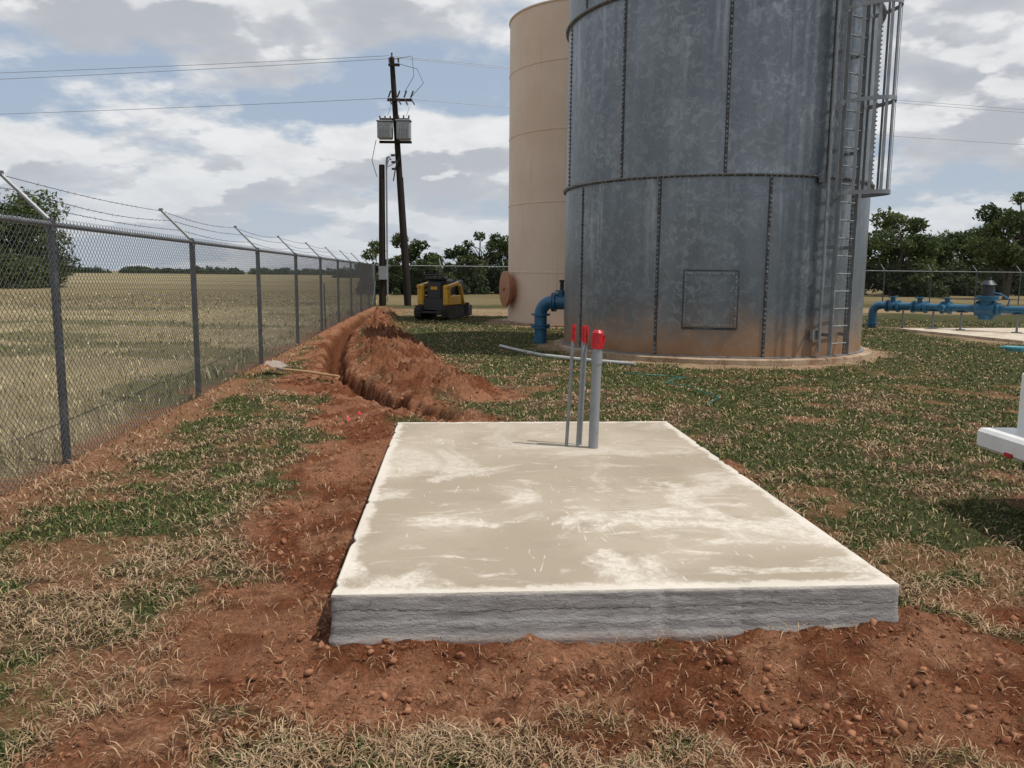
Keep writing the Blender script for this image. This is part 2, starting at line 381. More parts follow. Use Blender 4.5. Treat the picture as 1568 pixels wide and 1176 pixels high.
# horizontal hairline cracks between form boards
wv=math_(nt,'ADD',sp.outputs['Z'],math_(nt,'MULTIPLY',math_(nt,'SUBTRACT',noise(nt,3.5,7,.7),.5),.10))
ln=math_(nt,'ABSOLUTE',math_(nt,'SUBTRACT',wv,.165)); c=mix(nt,math_(nt,'MULTIPLY',math_(nt,'SUBTRACT',1.0,ramp(nt,ln,.001,.004)),.7),c,(.08,.075,.07))
ln2=math_(nt,'ABSOLUTE',math_(nt,'SUBTRACT',wv,.105)); c=mix(nt,math_(nt,'MULTIPLY',math_(nt,'SUBTRACT',1.0,ramp(nt,ln2,.001,.004)),.5),c,(.08,.075,.07))
h=math_(nt,'ADD',sp.outputs['Z'],math_(nt,'MULTIPLY',noise(nt,7,5,.6),.10)); c=mix(nt,math_(nt,'MULTIPLY',math_(nt,'SUBTRACT',1.0,ramp(nt,h,.06,.13)),.6),c,(.24,.125,.08))
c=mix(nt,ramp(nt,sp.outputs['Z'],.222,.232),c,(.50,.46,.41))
nt.links.new(c,b.inputs['Base Color']); b.inputs['Roughness'].default_value=.9
bump(nt,b,math_(nt,'ADD',noise(nt,30,7,.75,stretch=(.6,.6,1)),math_(nt,'MULTIPLY',noise(nt,8,4,.6,stretch=(.4,.4,2)),1.2)),.7,.014); SLS=m
slab=empty('concrete_slab',(SLC[0],SLC[1],0),SLA)
W2,L2=SLW/2,SLL/2
st=.02; bv=.008
def run(a,b_):
    n=int(round(math.hypot(b_[0]-a[0],b_[1]-a[1])/st)); return [(a[0]+(b_[0]-a[0])*i/n,a[1]+(b_[1]-a[1])*i/n) for i in range(n)]
cs=[(-W2,-L2),(W2,-L2),(W2,L2),(-W2,L2)]; nrm=[(0,-1),(1,0),(0,1),(-1,0)]
pts=[]
for i in range(4):
    q=run(cs[i],cs[(i+1)%4]); 
    for j,p in enumerate(q):
        nn=nrm[i] if j else tuple((nrm[i][k]+nrm[i-1][k])*.7 for k in(0,1)); pts.append((p,nn))
P=np.array([p for p,_ in pts]); NN=np.array([q for _,q in pts]); M_=len(P)
rows=[(SLH,-bv,0),(SLH-bv*.3,-bv*.35,.3)]+[(z,0,1) for z in np.linspace(SLH-.008,-.12,26)]
arc=np.arange(M_)*st; Vs=[]
chip=np.maximum(0,fbm(arc,arc*0,9,3,19)-.64)*.05
for z,o,k in rows:
    d=((fbm(arc,arc*0+z*2,.7,2,8)-.5)*.010+(fbm(arc,arc*0+z*18,9,3,9)-.5)*.007 +(-.005 if abs(z-.125)<.008 else 0)+.006*(z<.12)+.010*(z<.06))*k
    Vs.append(np.stack([P[:,0]+NN[:,0]*(o+d-chip),P[:,1]+NN[:,1]*(o+d-chip),np.full(M_,z)-chip*.3*(z>SLH-.02)],1))
bb=B(); bb.add([tuple(v_) for v_ in Vs[0]],[tuple(range(M_))]); bb.obj('top_surface',SLT,slab)
Vs=np.concatenate(Vs); I=np.arange(M_); Fs=np.concatenate([np.stack([r_*M_+(I+1)%M_,r_*M_+I,(r_+1)*M_+I,(r_+1)*M_+(I+1)%M_],1) for r_ in range(len(rows)-1)])
npmesh('sides',Vs,Fs[M_*1:],SLS,smooth=True,parent=slab)
npmesh('rounded_edge',Vs,Fs[:M_*1],SLT,smooth=True,parent=slab)

# conduit stubs
GREY=mat('grey_pvc',(.24,.26,.275),.45,0,[(6,(.18,.19,.20),.45,.7)]); RED=mat('red_tape',(.50,.012,.02),.4,0,[(30,(.30,.01,.02),.5,.6)])
cs_=empty('conduit_stubs')
g=B();rd=B()
for x,y,r,zt,lean in((.405,5.83,.0125,1.135,.01),(.485,5.80,.0125,1.13,0),(.515,5.90,.011,1.12,.0)):
    g.cyl((x,y,SLH-.03),(x+.03+lean,y,zt-.02),r,n=14); rd.cyl((x+.028+lean,y,zt-.11),(x+.031+lean,y,zt+.005),r*1.35,r*1.3,n=12); rd.box((x+.035+lean,y-.012,zt-.07),(.008,.02,.11))
g.cyl((.60,5.79,SLH-.03),(.615,5.79,1.0),.036,n=24); g.cyl((.612,5.79,.86),(.613,5.79,.93),.04,n=24)
rd.cyl((.614,5.79,.97),(.617,5.79,1.085),.042,.041,n=20); rd.cyl((.617,5.79,1.085),(.617,5.79,1.105),.041,.025,n=20); rd.box((.66,5.78,1.02),(.012,.02,.10),Matrix.Rotation(.15,3,'Y'))
g.obj('pipes',GREY,cs_,True); rd.obj('taped_caps',RED,cs_,True)

# ---------------------------------------------------------------- galvanised tank
cdv=Vector((-TC[0],-TC[1],0)).normalized(); rt=Vector((-cdv.y,cdv.x,0)); 
if rt.x<0: rt=-rt
def tdir(phi): phi=math.radians(phi); return cdv*math.cos(phi)+rt*math.sin(phi)
def tp(phi,r,z): d=tdir(phi)*r; return Vector((d.x,d.y,z))
m,nt,b=newmat('galvanised_steel')
tc=N(nt,'ShaderNodeTexCoord'); sp=N(nt,'ShaderNodeSeparateXYZ'); nt.links.new(tc.outputs['Object'],sp.inputs[0])
ang=math_(nt,'ARCTAN2',sp.outputs['Y'],sp.outputs['X']); 
cmb=N(nt,'ShaderNodeCombineXYZ'); nt.links.new(math_(nt,'MULTIPLY',ang,TR),cmb.inputs['X']); nt.links.new(sp.outputs['Z'],cmb.inputs['Z'])
cv=cmb.outputs[0]
streak=noise(nt,1.1,6,.6,vec=cv,stretch=(2,1,.18)); blot=noise(nt,7,7,.72,dist=.7); big=noise(nt,.8,4,.55)
ring=math_(nt,'FLOOR',math_(nt,'DIVIDE',math_(nt,'SUBTRACT',sp.outputs['Z'],.1),3.08))
pan=math_(nt,'FLOOR',math_(nt,'ADD',math_(nt,'MULTIPLY',ang,10/(2*math.pi)),math_(nt,'MULTIPLY',ring,.5)))
wn=N(nt,'ShaderNodeTexWhiteNoise',noise_dimensions='2D'); cb2=N(nt,'ShaderNodeCombineXYZ'); nt.links.new(pan,cb2.inputs[0]); nt.links.new(ring,cb2.inputs[1]); nt.links.new(cb2.outputs[0],wn.inputs['Vector'])
c=mix(nt,ramp(nt,streak,.3,.7),(.15,.172,.19),(.24,.265,.285))
c=mix(nt,math_(nt,'MULTIPLY',ramp(nt,blot,.50,.57),.5),c,(.37,.40,.415))
c=mix(nt,math_(nt,'MULTIPLY',ramp(nt,noise(nt,16,5,.7,dist=.5),.56,.63),.35),c,(.10,.12,.132))
c=mix(nt,math_(nt,'MULTIPLY',ramp(nt,big,.4,.62),.4),c,(.11,.13,.145))
c=mix(nt,math_(nt,'MULTIPLY',wn.outputs['Value'],.35),c,(.10,.12,.135))
zr=math_(nt,'FRACT',math_(nt,'DIVIDE',math_(nt,'SUBTRACT',sp.outputs['Z'],.1),3.08))
runs=ramp(nt,noise(nt,1.1,5,.6,vec=cv,stretch=(3.2,1,.2)),.56,.70)
c=mix(nt,math_(nt,'MULTIPLY',math_(nt,'MULTIPLY',runs,ramp(nt,zr,.2,1.0)),.55),c,(.46,.48,.50))
z2=math_(nt,'ADD',sp.outputs['Z'],math_(nt,'MULTIPLY',math_(nt,'SUBTRACT',noise(nt,1.8,6,.65),.5),1.2))
rust=math_(nt,'SUBTRACT',1.0,ramp(nt,z2,.1,1.1)); c=mix(nt,math_(nt,'MULTIPLY',rust,.85),c,(.33,.19,.095))
c=mix(nt,math_(nt,'MULTIPLY',math_(nt,'SUBTRACT',1.0,ramp(nt,z2,-.1,.45)),.6),c,(.20,.085,.035))
nt.links.new(c,b.inputs['Base Color'])
nt.links.new(math_(nt,'SUBTRACT',.7,math_(nt,'MULTIPLY',rust,.65)),b.inputs['Metallic'])
nt.links.new(math_(nt,'MULTIPLY_ADD',blot,.2,.30),b.inputs['Roughness'])
bump(nt,b,math_(nt,'ADD',noise(nt,1.3,3,.5),math_(nt,'MULTIPLY',blot,.06)),.35,.06); GALV=m
GALVD=mat('galvanised_fittings',(.22,.23,.24),.5,.6,[(8,(.10,.09,.08),.5,.7)])
GALVL=mat('galvanised_ladder',(.24,.25,.26),.5,.5,[(5,(.34,.35,.36),.5,.7)])
SEAM=mat('seam_sealant',(.05,.055,.06),.6,.2,[(9,(.13,.14,.15),.5,.7)])
BOLT=mat('bolt_heads',(.30,.31,.32),.5,.5,[(15,(.10,.07,.05),.5,.6)])
CONC=mat('rough_concrete',(.36,.27,.18),.9,0,[(3,(.22,.13,.075),.4,.65),(20,(.45,.4,.33),.58,.7)],(30,.5))
tank=empty('steel_water_tank',(TC[0],TC[1],0))
RH=3.08; bs=B()
for k in range(3):
    z0=.1+k*RH; bs.lathe((0,0,0),[(TR,z0),(TR,z0+RH-.03)],128)
bs.lathe((0,0,0),[(TR+.02,.1+3*RH),(.4,.1+3*RH+.75),(.4,.1+3*RH+1.0),(0,.1+3*RH+1.05)],96); bs.obj('shell_rings',GALV,tank,True)
fl_=B(); bo=B(); se=B()
for k in range(1,4):
    z=.1+k*RH; fl_.lathe((0,0,0),[(TR-.01,z-.035),(TR+.02,z-.03),(TR+.062,z-.01),(TR+.065,z+.012),(TR-.01,z+.014)],128)
    nb=190
    for j in range(nb):
        t=2*math.pi*j/nb; p=Vector((math.cos(t),math.sin(t),0))*(TR+.045); p.z=z-.035; bo.cyl(p,p+Vector((0,0,.06)),.011,n=5)
fl_.lathe((0,0,0),[(TR-.01,.09),(TR+.06,.095),(TR+.06,.12),(TR-.01,.125)],128)
for k in range(3):
    z0=.1+k*RH
    for j in range(10):
        ph=(4 if k%2 else -17)+36*j
        se.add([tp(ph+q,TR+.006,z) for q in(-.75,.35) for z in(z0+.02,z0+RH-.05)],[(0,2,3,1)])
        for i in range(38):
            z=z0+.06+i*.0785
            bo.cyl(tp(ph-.2,TR+.003,z),tp(ph-.2,TR+.03,z),.014,n=6)
nh=14; h=B()
def arcstrip(Bd,a0,a1,z0,z1,o):
    n=max(2,int(abs(a1-a0)/1.3)); Bd.add([tp(a0+i*(a1-a0)/n,TR+o,z) for i in range(n+1) for z in(z0,z1)],[(2*i,2*i+2,2*i+3,2*i+1) for i in range(n)])
arcstrip(se,-8.3,9.9,.58,1.60,.005)
arcstrip(h,-7.8,9.4,.62,1.57,.02)
for a_ in(-7.8,9.4): h.add([tp(a_,TR+o,z) for o in(-.01,.02) for z in(.62,1.57)],[(0,2,3,1)])
h.add([tp(-7.8+ i*17.2/nh,TR+o,1.57) for i in range(nh+1) for o in(-.01,.02)],[(2*i,2*i+2,2*i+3,2*i+1) for i in range(nh)])
h.obj('access_hatch',GALV,tank,True)
for i in range(18):
    a_=-7.2+16*i/17
    for z in(.655,1.535): bo.cyl(tp(a_,TR+.018,z),tp(a_,TR+.045,z),.014,n=6)
for i in range(16):
    z=.655+.88*i/15
    for a_ in(-7.2,8.8): bo.cyl(tp(a_,TR+.018,z),tp(a_,TR+.045,z),.014,n=6)
se.obj('panel_seams',SEAM,tank)
fl_.obj('ring_flanges',GALVD,tank,True); bo.obj('bolts',BOLT,tank)
B().cyl(tp(-17.5,TR,1.15),tp(-17.5,TR+.14,1.15),.02,n=10).cyl(tp(-17.5,TR+.1,1.08),tp(-17.5,TR+.1,1.2),.015,n=8).obj('sample_tap',GALVD,tank)
rb=B(); rb.lathe((0,0,0),[(TR+.22,-.1),(TR+.21,.085),(TR+.17,.1),(TR-.1,.1)],96); rb.obj('ring_foundation',CONC,tank,True)
# ladder + cage
LP=45.5; ld=tdir(LP); lt=Vector((-ld.y,ld.x,0)); 
if lt.dot(rt)<0: lt=-lt
base=ld*(TR+.2); la=B()
def LPt(u,o,z): q=base+lt*u+ld*o; return Vector((q.x,q.y,z))
RM=Matrix((lt,ld,Vector((0,0,1)))).transposed()
for u in(-.24,.24): la.box(LPt(u,0,.15+5.2),(.02,.075,10.4),RM)
for i in range(34): la.cyl(LPt(-.24,0,.35+i*.3),LPt(.24,0,.35+i*.3),.013,n=6)
for z in(.5,2.0,3.6,5.2,6.7,8.2,9.6):
    for u in(-.24,.24): la.box(LPt(u,-.1,z),(.012,.2,.06),RM)
la.cyl(LPt(-.40,-.1,.2),LPt(-.40,-.1,10.2),.03,n=8); la.box(LPt(-.45,-.17,.5),(.14,.06,.16),RM); la.box(LPt(-.45,-.17,3.15),(.14,.06,.16),RM)
la.obj('ladder',GALVL,tank)
ca=B(); cz=[2.88,4.35,5.82,7.3,8.78,10.0]
def cagept(t,z,e=0):
    a=math.pi*t; u=-math.cos(a)*(.37+e); o=math.sin(a)*(.72+e); 
    return LPt(u,o+.02,z)
for z in cz:
    n=20
    for i in range(n):
        a_,b_=cagept(i/n,z),cagept((i+1)/n,z); d=(b_-a_); mm=Matrix((d.normalized(),Vector((0,0,1)).cross(d.normalized()),Vector((0,0,1)))).transposed()
        ca.box((a_+b_)/2,(d.length*1.05,.008,.065),mm)
    for s_ in(-1,1): ca.box((LPt(.24*s_,.02,z)+LPt(.37*s_,.02,z))/2,(.15,.01,.065),RM)
for t in(.0,.14,.27,.39,.5,.61,.73,.86,1.0):
    q0,q1=cagept(t,cz[0]-.03,-.012),cagept(t,10.8,-.012)
    d=(cagept(min(t+.02,1),3)-cagept(max(t-.02,0),3)).normalized(); mm=Matrix((d,Vector((0,0,1)).cross(d),Vector((0,0,1)))).transposed()
    ca.box((q0+q1)/2,(.05,.008,(q1-q0).length),mm)
ca.obj('safety_cage',GALVL,tank)

# ---------------------------------------------------------------- cream tank
CREAM=mat('cream_paint',(.60,.455,.345),.5,0,[(.8,(.64,.50,.39),.4,.65),(3,(.55,.41,.31),.55,.75,(3,3,.2))],(1.2,.15,.05))
RUSTY=mat('copper_primer',(.42,.19,.10),.5,.2,[(9,(.30,.14,.08),.5,.65)])
ct=empty('cream_water_tank',(CC[0],CC[1],0)); bs=B(); CH=8.98
prof=[(CR,0)]
for z in(1.55,3.55,5.55,7.4): prof+= [(CR,z-.02),(CR+.012,z-.012),(CR+.012,z+.012),(CR,z+.02)]
prof+=[(CR,CH-.05),(CR+.03,CH-.04),(CR+.03,CH),(CR*.5,CH+.35),(0,CH+.55)]
bs.lathe((0,0,0),prof,128); bs.obj('shell_and_roof',CREAM,ct,True)
bs=B(); bs.lathe((0,0,0),[(CR+.2,-.1),(CR+.2,.06),(CR-.1,.07)],64); bs.obj('foundation',CONC,ct,True)
mh=B(); d=Vector((-.955,-.30,0)).normalized(); zc=1.05
mh.cyl(d*(CR-.1)+Vector((0,0,zc)),d*(CR+.16)+Vector((0,0,zc)),.40,n=32); mh.cyl(d*(CR+.16)+Vector((0,0,zc)),d*(CR+.2)+Vector((0,0,zc)),.54,n=32); mh.cyl(d*(CR+.21)+Vector((0,0,zc)),d*(CR+.245)+Vector((0,0,zc)),.54,n=32)
mh.cyl(d*(CR+.25)+Vector((0,0,zc)),d*(CR+.3)+Vector((0,0,zc)),.05,n=10)
mh.obj('manway',RUSTY,ct,True)

# ---------------------------------------------------------------- blue pipework
BLUE=mat('blue_pipe_paint',(.018,.10,.19),.35,0,[(6,(.03,.15,.26),.45,.7),(14,(.02,.06,.10),.62,.7)])
BLK=mat('black_paint',(.02,.02,.022),.5)
bp=empty('blue_inlet_pipe'); q=B()
x0,y0=.62,17.75
q.cyl((x0,y0,-.05),(x0,y0,.62),.14,n=20); q.cyl((x0,y0,.32),(x0,y0,.36),.21,n=20); q.cyl((x0,y0,.37),(x0,y0,.41),.21,n=20); q.cyl((x0,y0,.60),(x0,y0,.64),.21,n=20)
dv=Vector((TC[0]-x0,TC[1]-y0,0)).normalized(); c0=Vector((x0,y0,.64)); pts=[c0+dv*(.26*(1-math.cos(t)))+Vector((0,0,.26*math.sin(t))) for t in np.linspace(0,math.pi/2,9)]
q.tube(pts,.14,18); e=pts[-1]; q.cyl(e,e+dv*.9,.12,n=18)
for s_ in(0,.05,.35,.40): q.cyl(e+dv*s_,e+dv*(s_+.035),.21,n=20)
q.cyl(e+dv*.08,e+dv*.34,.16,n=16); q.cyl(e+dv*.21,e+dv*.21+Vector((0,0,.24)),.09,n=12); q.cyl(e+dv*.21+Vector((0,0,.22)),e+dv*.21+Vector((0,0,.26)),.14,n=14)
q.obj('elbow_pipe_and_valve',BLUE,bp,True); k=B(); p=e+dv*.21; k.cyl(p+Vector((0,0,.26)),p+Vector((0,0,.44)),.045,n=10); k.box(p+Vector((0,0,.46)),(.11,.11,.04)); k.obj('valve_operator',BLK,bp)

pm=empty('blue_pipe_manifold'); q=B(); ds=B()
a0=Vector((10.9,24.4,.66)); dv=Vector((2.7,-3.1,0)).normalized()
q.cyl((a0.x,a0.y,-.05),(a0.x,a0.y,.44),.12,n=16); q.cyl((a0.x,a0.y,.08),(a0.x,a0.y,.12),.18,n=16)
pts=[Vector((a0.x,a0.y,.44))+dv*(.22*(1-math.cos(t)))+Vector((0,0,.22*math.sin(t))) for t in np.linspace(0,math.pi/2,8)]
q.tube(pts,.12,14); q.cyl(pts[-1],a0+dv*7.5,.105,n=16)
for s_ in(.40,.72,1.15,1.5,1.95,2.15,2.85,3.40,4.3): q.cyl(a0+dv*s_,a0+dv*(s_+.06),.18,n=16)
for s_ in(.58,1.35,2.1): # small gate valves
    p=a0+dv*s_; q.cyl(p-dv*.08,p+dv*.08,.15,n=14); q.cyl(p,p+Vector((0,0,.28)),.07,n=12); q.cyl(p+Vector((0,0,.24)),p+Vector((0,0,.28)),.13,n=12)
p=a0+dv*3.12; q.cyl(p-dv*.24,p+dv*.22,.22,n=18); q.cyl(p-Vector((0,0,.28)),p+Vector((0,0,.3)),.19,n=16); q.cyl(p+Vector((0,0,.24)),p+Vector((0,0,.29)),.30,n=18)
q.cyl(p+Vector((0,0,.3)),p+Vector((0,0,.36)),.28,n=18)
q.tube([p+dv*.5+Vector((0,0,.05)),p+dv*.55+Vector((0,0,.28)),p+dv*.3+Vector((0,0,.42)),p+Vector((0,0,.45))],.025,8)
q.cyl(a0+dv*2.05,a0+dv*2.05+Vector((-.3,-.3,0)),.09,n=12)
q.obj('pipe_and_valve_bodies',BLUE,pm,True)
GP=mat('galvanised_post',(.22,.23,.24),.5,.5,[(7,(.30,.31,.32),.5,.7)])
ds.cyl(p+Vector((0,0,.36)),p+Vector((0,0,.66)),.17,.16,n=16); ds.cyl(p+Vector((0,0,.66)),p+Vector((0,0,.78)),.21,.10,n=16); ds.cyl(p+Vector((0,0,.78)),p+Vector((0,0,.88)),.06,n=10); ds.obj('valve_actuator',mat('dark_actuator',(.025,.03,.038),.5),pm,True)
lg=B()
for s_ in(.9,1.75,2.5,3.9,5.2): l_=a0+dv*s_; lg.cyl((l_.x,l_.y,0),(l_.x,l_.y,.56),.03,n=8); lg.box((l_.x,l_.y,.55),(.22,.22,.02)); lg.box((l_.x,l_.y,.07),(.18,.18,.02))
lg.obj('pipe_stands',GP,pm)
pd=B(); 
poly=[(11.0,22.9),(11.9,18.7),(17.5,19.0),(17.0,24.0)]
pd.add([(x,y,.06) for x,y in poly]+[(x,y,-.1) for x,y in poly],[(0,1,2,3)]+[(i+4,(i+1)%4+4,(i+1)%4,i) for i in range(4)]); pd.obj('equipment_pad',mat('pad_concrete',(.50,.43,.34),.9,0,[(2,(.38,.28,.19),.45,.65),(9,(.58,.53,.45),.5,.7)]))
bx=B(); bx.cyl((10.6,16.9,-.02),(10.6,16.9,.06),.28,n=20); bx.cyl((10.6,16.9,.06),(10.6,16.9,.075),.24,n=20); bx.obj('meter_box_lid',mat('teal_lid',(.05,.22,.26),.5,0,[(8,(.1,.3,.3),.5,.7)]))

# pvc pipe, hose
pv=B(); pv.tube([(-.25,16.5,.03),(.1,15.6,.03),(.54,14.6,.035),(1.2,13.85,.04),(2.05,13.3,.03)],.033,10); pv.obj('loose_pvc_pipe',mat('pale_pvc',(.42,.43,.41),.5,0,[(5,(.30,.28,.24),.45,.7)]),None,True)
hs=B(); random.seed(3)
hp=[(1.7,11.9),(1.95,11.6),(2.25,11.75),(2.5,11.5),(2.3,11.2),(2.1,10.9),(2.4,10.5),(2.35,10.0),(2.5,9.6),(2.25,9.1)]
hs.tube([(x,y,.05+.02*math.sin(i*2)) for i,(x,y) in enumerate(hp)],.008,6); hs.obj('green_garden_hose',mat('green_hose',(.03,.13,.10),.4,0,[(9,(.05,.2,.15),.5,.6)]),None,True)

# ---------------------------------------------------------------- fences
WIRE=mat('galvanised_wire',(.10,.105,.11),.65,.3); POST=mat('fence_post',(.075,.08,.09),.5,.4,[(5,(.13,.14,.15),.5,.7),(12,(.10,.06,.045),.68,.75)])
RAIL=mat('fence_rail',(.20,.21,.22),.5,.4,[(5,(.28,.29,.30),.5,.7)])
def fence(name,p0,p1,H,sp,pitch,wr,first=0,arms=None,slack=0,rtop=.021):
    L=math.hypot(p1[0]-p0[0],p1[1]-p0[1]); dx,dy=(p1[0]-p0[0])/L,(p1[1]-p0[1])/L; nx_,ny_=-dy,dx
    def P(s,z,o=0): return Vector((p0[0]+dx*s+nx_*o,p0[1]+dy*s+ny_*o,z))
    e=empty(name); po=B(); s=first; k=0; ps=[]
    while s<L+.01:
        po.cyl(P(s,-.1),P(s,H+.02),.032,n=12); ps.append(s); po.cyl(P(s,H-.05),P(s,H+.045),.038,.02,n=10)
        for z in np.linspace(.2,H-.2,5): po.cyl(P(s,z-.008),P(s,z+.008),.036,n=10)
        s+=sp; k+=1
    po.obj('posts',POST,e,True)
    r_=B(); r_.cyl(P(0,H),P(L,H),rtop,n=10)
    for z in np.arange(0,L,6.4): r_.cyl(P(z,H),P(min(z+.15,L),H),rtop*1.18,n=10)
    r_.obj('top_rail',RAIL,e,True)
    n=int(L/pitch); s0=np.arange(n)*pitch; hh=H+.045; off=.028
    def wires(a,bz0,b_,bz1,o):
        A=np.stack([p0[0]+dx*a+nx_*o,p0[1]+dy*a+ny_*o,bz0],1); C=np.stack([p0[0]+dx*b_+nx_*o,p0[1]+dy*b_+ny_*o,bz1],1)
        rr=[]
        for E in(A,C):
            for t in(0,2.094,4.189):
                q=E.copy(); q[:,2]+=wr*math.sin(t)*1.3; q[:,0]+=nx_*wr*math.cos(t); q[:,1]+=ny_*wr*math.cos(t); rr.append(q)
        return np.stack(rr,1)
    z=np.zeros(n)
    W1=wires(s0,z+.02,np.minimum(s0+hh,L),np.where(s0+hh>L,L-s0,hh),-off)
    W2_=wires(s0,z+.02,np.maximum(s0-hh,0),np.where(s0-hh<0,s0,hh),-off-.004)
    Wv=np.concatenate([W1,W2_]); nn=len(Wv); i=np.arange(nn)*6
    T=np.concatenate([np.stack([i+a,i+(a+1)%3,i+3+(a+1)%3,i+3+a],1) for a in range(3)])
    npmesh('chain_link_mesh',Wv.reshape(-1,3),T,WIRE,parent=e)
    bw=B()
    if arms:
        am=B()
        for s in ps:
            am.cyl(P(s,H+.02,0),P(s,H+.36,arms*.33),.018,.014,n=8); am.box(P(s,H+.37,arms*.335),(.04,.03,.03))
        am.obj('barb_arms',RAIL,e)
        for fr in(.33,.66,.98):
            for a,b_ in zip(ps[:-1],ps[1:]):
                m_=6; pt=[P(a+(b_-a)*i/m_,H+.02+.34*fr-.04*math.sin(math.pi*i/m_)*(1+.4*math.sin(a*3+fr*9)),arms*.33*fr) for i in range(m_+1)]
                bw.tube(pt,.0032,4)
                if a<22:
                    nb=int((b_-a)/.13)
                    for j in range(nb):
                        t=j/nb; q_=P(a+(b_-a)*t,H+.02+.34*fr-.04*math.sin(math.pi*t)*(1+.4*math.sin(a*3+fr*9)),arms*.33*fr)
                        g1=Vector((random.uniform(-1,1),random.uniform(-1,1),random.uniform(-1,1))).normalized()*.018
                        bw.cyl(q_-g1,q_+g1,.0018,n=3,cap=False)
        bw.obj('barbed_wire',WIRE,e)
    return e
SPC=3.5
S0=(F0[0]-fd[0]*SPC*2,F0[1]-fd[1]*SPC*2)
fence('chain_link_fence',S0,F1,1.84,SPC,.062,.0021,arms=1)
fence('chain_link_fence',(-6.35,37.25),(52,52.4),1.84,3.05,.13,.0015,arms=1)
br=empty('fence_brace_rail'); B().cyl((-5.0,21.5,.02),(-4.9,21.0,1.2),.02,n=8).cyl((-6.1,35,.1),(-6.25,36.9,1.2),.02,n=8).obj('brace_tubes',POST,br)

# ---------------------------------------------------------------- utility poles + lines
WOOD=mat('weathered_pole_wood',(.022,.017,.014),.9,0,[(4,(.04,.032,.026),.45,.7,(6,6,.3)),(9,(.014,.011,.009),.55,.7,(6,6,.3))],(20,.5),.2)
TRF=mat('transformer_grey',(.24,.26,.27),.45,.1,[(4,(.32,.33,.34),.5,.7)]); PORC=mat('porcelain_brown',(.06,.035,.028),.3)
up=empty('utility_pole'); q=B(); pb=Vector((-4.85,37.4,-.2)); pt_=Vector((-5.48,37.4,11.0))
def pp(z): return pb+(pt_-pb)*((z+.2)/11.2)
q.tube([pp(z) for z in(-.2,3,6,9,11.0)],[.17,.155,.14,.125,.11],14)
def arm(z,l,dy=-.16,rr=.055,off=0): c=pp(z)+Vector((off,dy,0)); q.box(c,(l,.09,.11)); return c
arm(9.15,1.1,off=.25); arm(10.65,.5,off=.1); arm(7.32,1.45,dy=-.2,off=-.05); arm(8.3,1.3,dy=-.2,off=-.05)
q.obj('pole_and_crossarms',WOOD,up,True)
t=B(); ins=B(); wr_=B()
for dx_,wd,hh_ in((-.45,.66,.74),(.38,.62,.80)):
    c=pp(7.78)+Vector((dx_,-.42,0)); t.box(c,(wd,.46,hh_),bev=.05); t.box(c+Vector((0,0,hh_/2+.02)),(wd+.06,.52,.05),bev=.01)
    for i in range(5): t.box(c+Vector((-wd*.36+i*wd*.18,-.25,-.05)),(.02,.06,hh_*.7))
    for s_ in(-.2,0,.2): ins.cyl(c+Vector((s_,0,hh_/2+.03)),c+Vector((s_*1.2,0,hh_/2+.26)),.035,n=8)
    wr_.tube([c+Vector((.12,0,.62)),c+Vector((.25,0,1.0)),pp(9.1)+Vector((.5*(1 if dx_>0 else -.3),-.2,-.1))],.008,5)
for dx_ in(-.25,.15,.45,.75):
    c=pp(9.2)+Vector((dx_,-.16,.06)); ins.cyl(c,c+Vector((.12,-.05,.28)),.035,n=8); ins.cyl(c+Vector((0,0,-.05)),c+Vector((.18,-.1,-.32)),.03,n=8)
for dx_,z in((-.1,10.75),(.3,10.75),(0,11.0)): 
    c=pp(z)+Vector((dx_,-.16 if z<11 else 0,0)); ins.cyl(c,c+Vector((0,0,.2)),.04,n=8)
wr_.tube([pp(10.7)+Vector((.35,-.1,0)),pp(10.4)+Vector((1.1,-.1,.1)),pp(9.9)+Vector((1.35,-.1,0)),pp(9.2)+Vector((.7,-.15,0))],.012,5)
wr_.tube([pp(10.9)+Vector((.1,-.1,0)),pp(10.8)+Vector((.9,-.1,.25)),pp(10.2)+Vector((.95,-.1,0)),pp(9.5)+Vector((.5,-.15,0))],.012,5)
wr_.tube([pp(7.4)+Vector((-.9,-.3,0)),pp(6.5)+Vector((-1.15,-.3,0)),pp(5.8)+Vector((-1.0,-.2,0))],.015,5)
for z in(6.75,6.45,6.15): ins.cyl(pp(z)+Vector((-.3,-.18,0)),pp(z)+Vector((-.12,-.18,0)),.05,n=8)
wr_.tube([pp(6.7)+Vector((.1,-.2,0)),pp(6.2)+Vector((-.1,-.35,0)),pp(5.6)+Vector((-.25,-.3,0))],.03,6)
t.obj('transformers',TRF,up); ins.obj('insulators',PORC,up,True)
wr_.cyl(pp(.3)+Vector((.16,-.02,0)),pp(5.8)+Vector((.14,-.02,0)),.03,n=8)
wr_.obj('jumper_wires',BLK,up)
u2=empty('service_pole'); q=B(); q.tube([(-5.97,37.0,-.2),(-5.95,37,3),(-5.92,37,6.3)],[.17,.15,.13],14); q.obj('pole',WOOD,u2,True)
q=B(); q.cyl((-5.72,36.9,.2),(-5.7,36.9,6.45),.04,n=8); q.tube([(-5.7,36.9,6.4),(-5.66,36.9,6.6),(-5.55,36.85,6.62),(-5.5,36.8,6.5)],.05,8); q.box((-5.9,36.75,1.5),(.35,.2,.6)); q.obj('riser_conduit',TRF,u2)
pl=empty('power_lines'); q=B(); dl=Vector((-18.9,2.2,0)).normalized(); dr=Vector((25.8,6.1,0)).normalized()
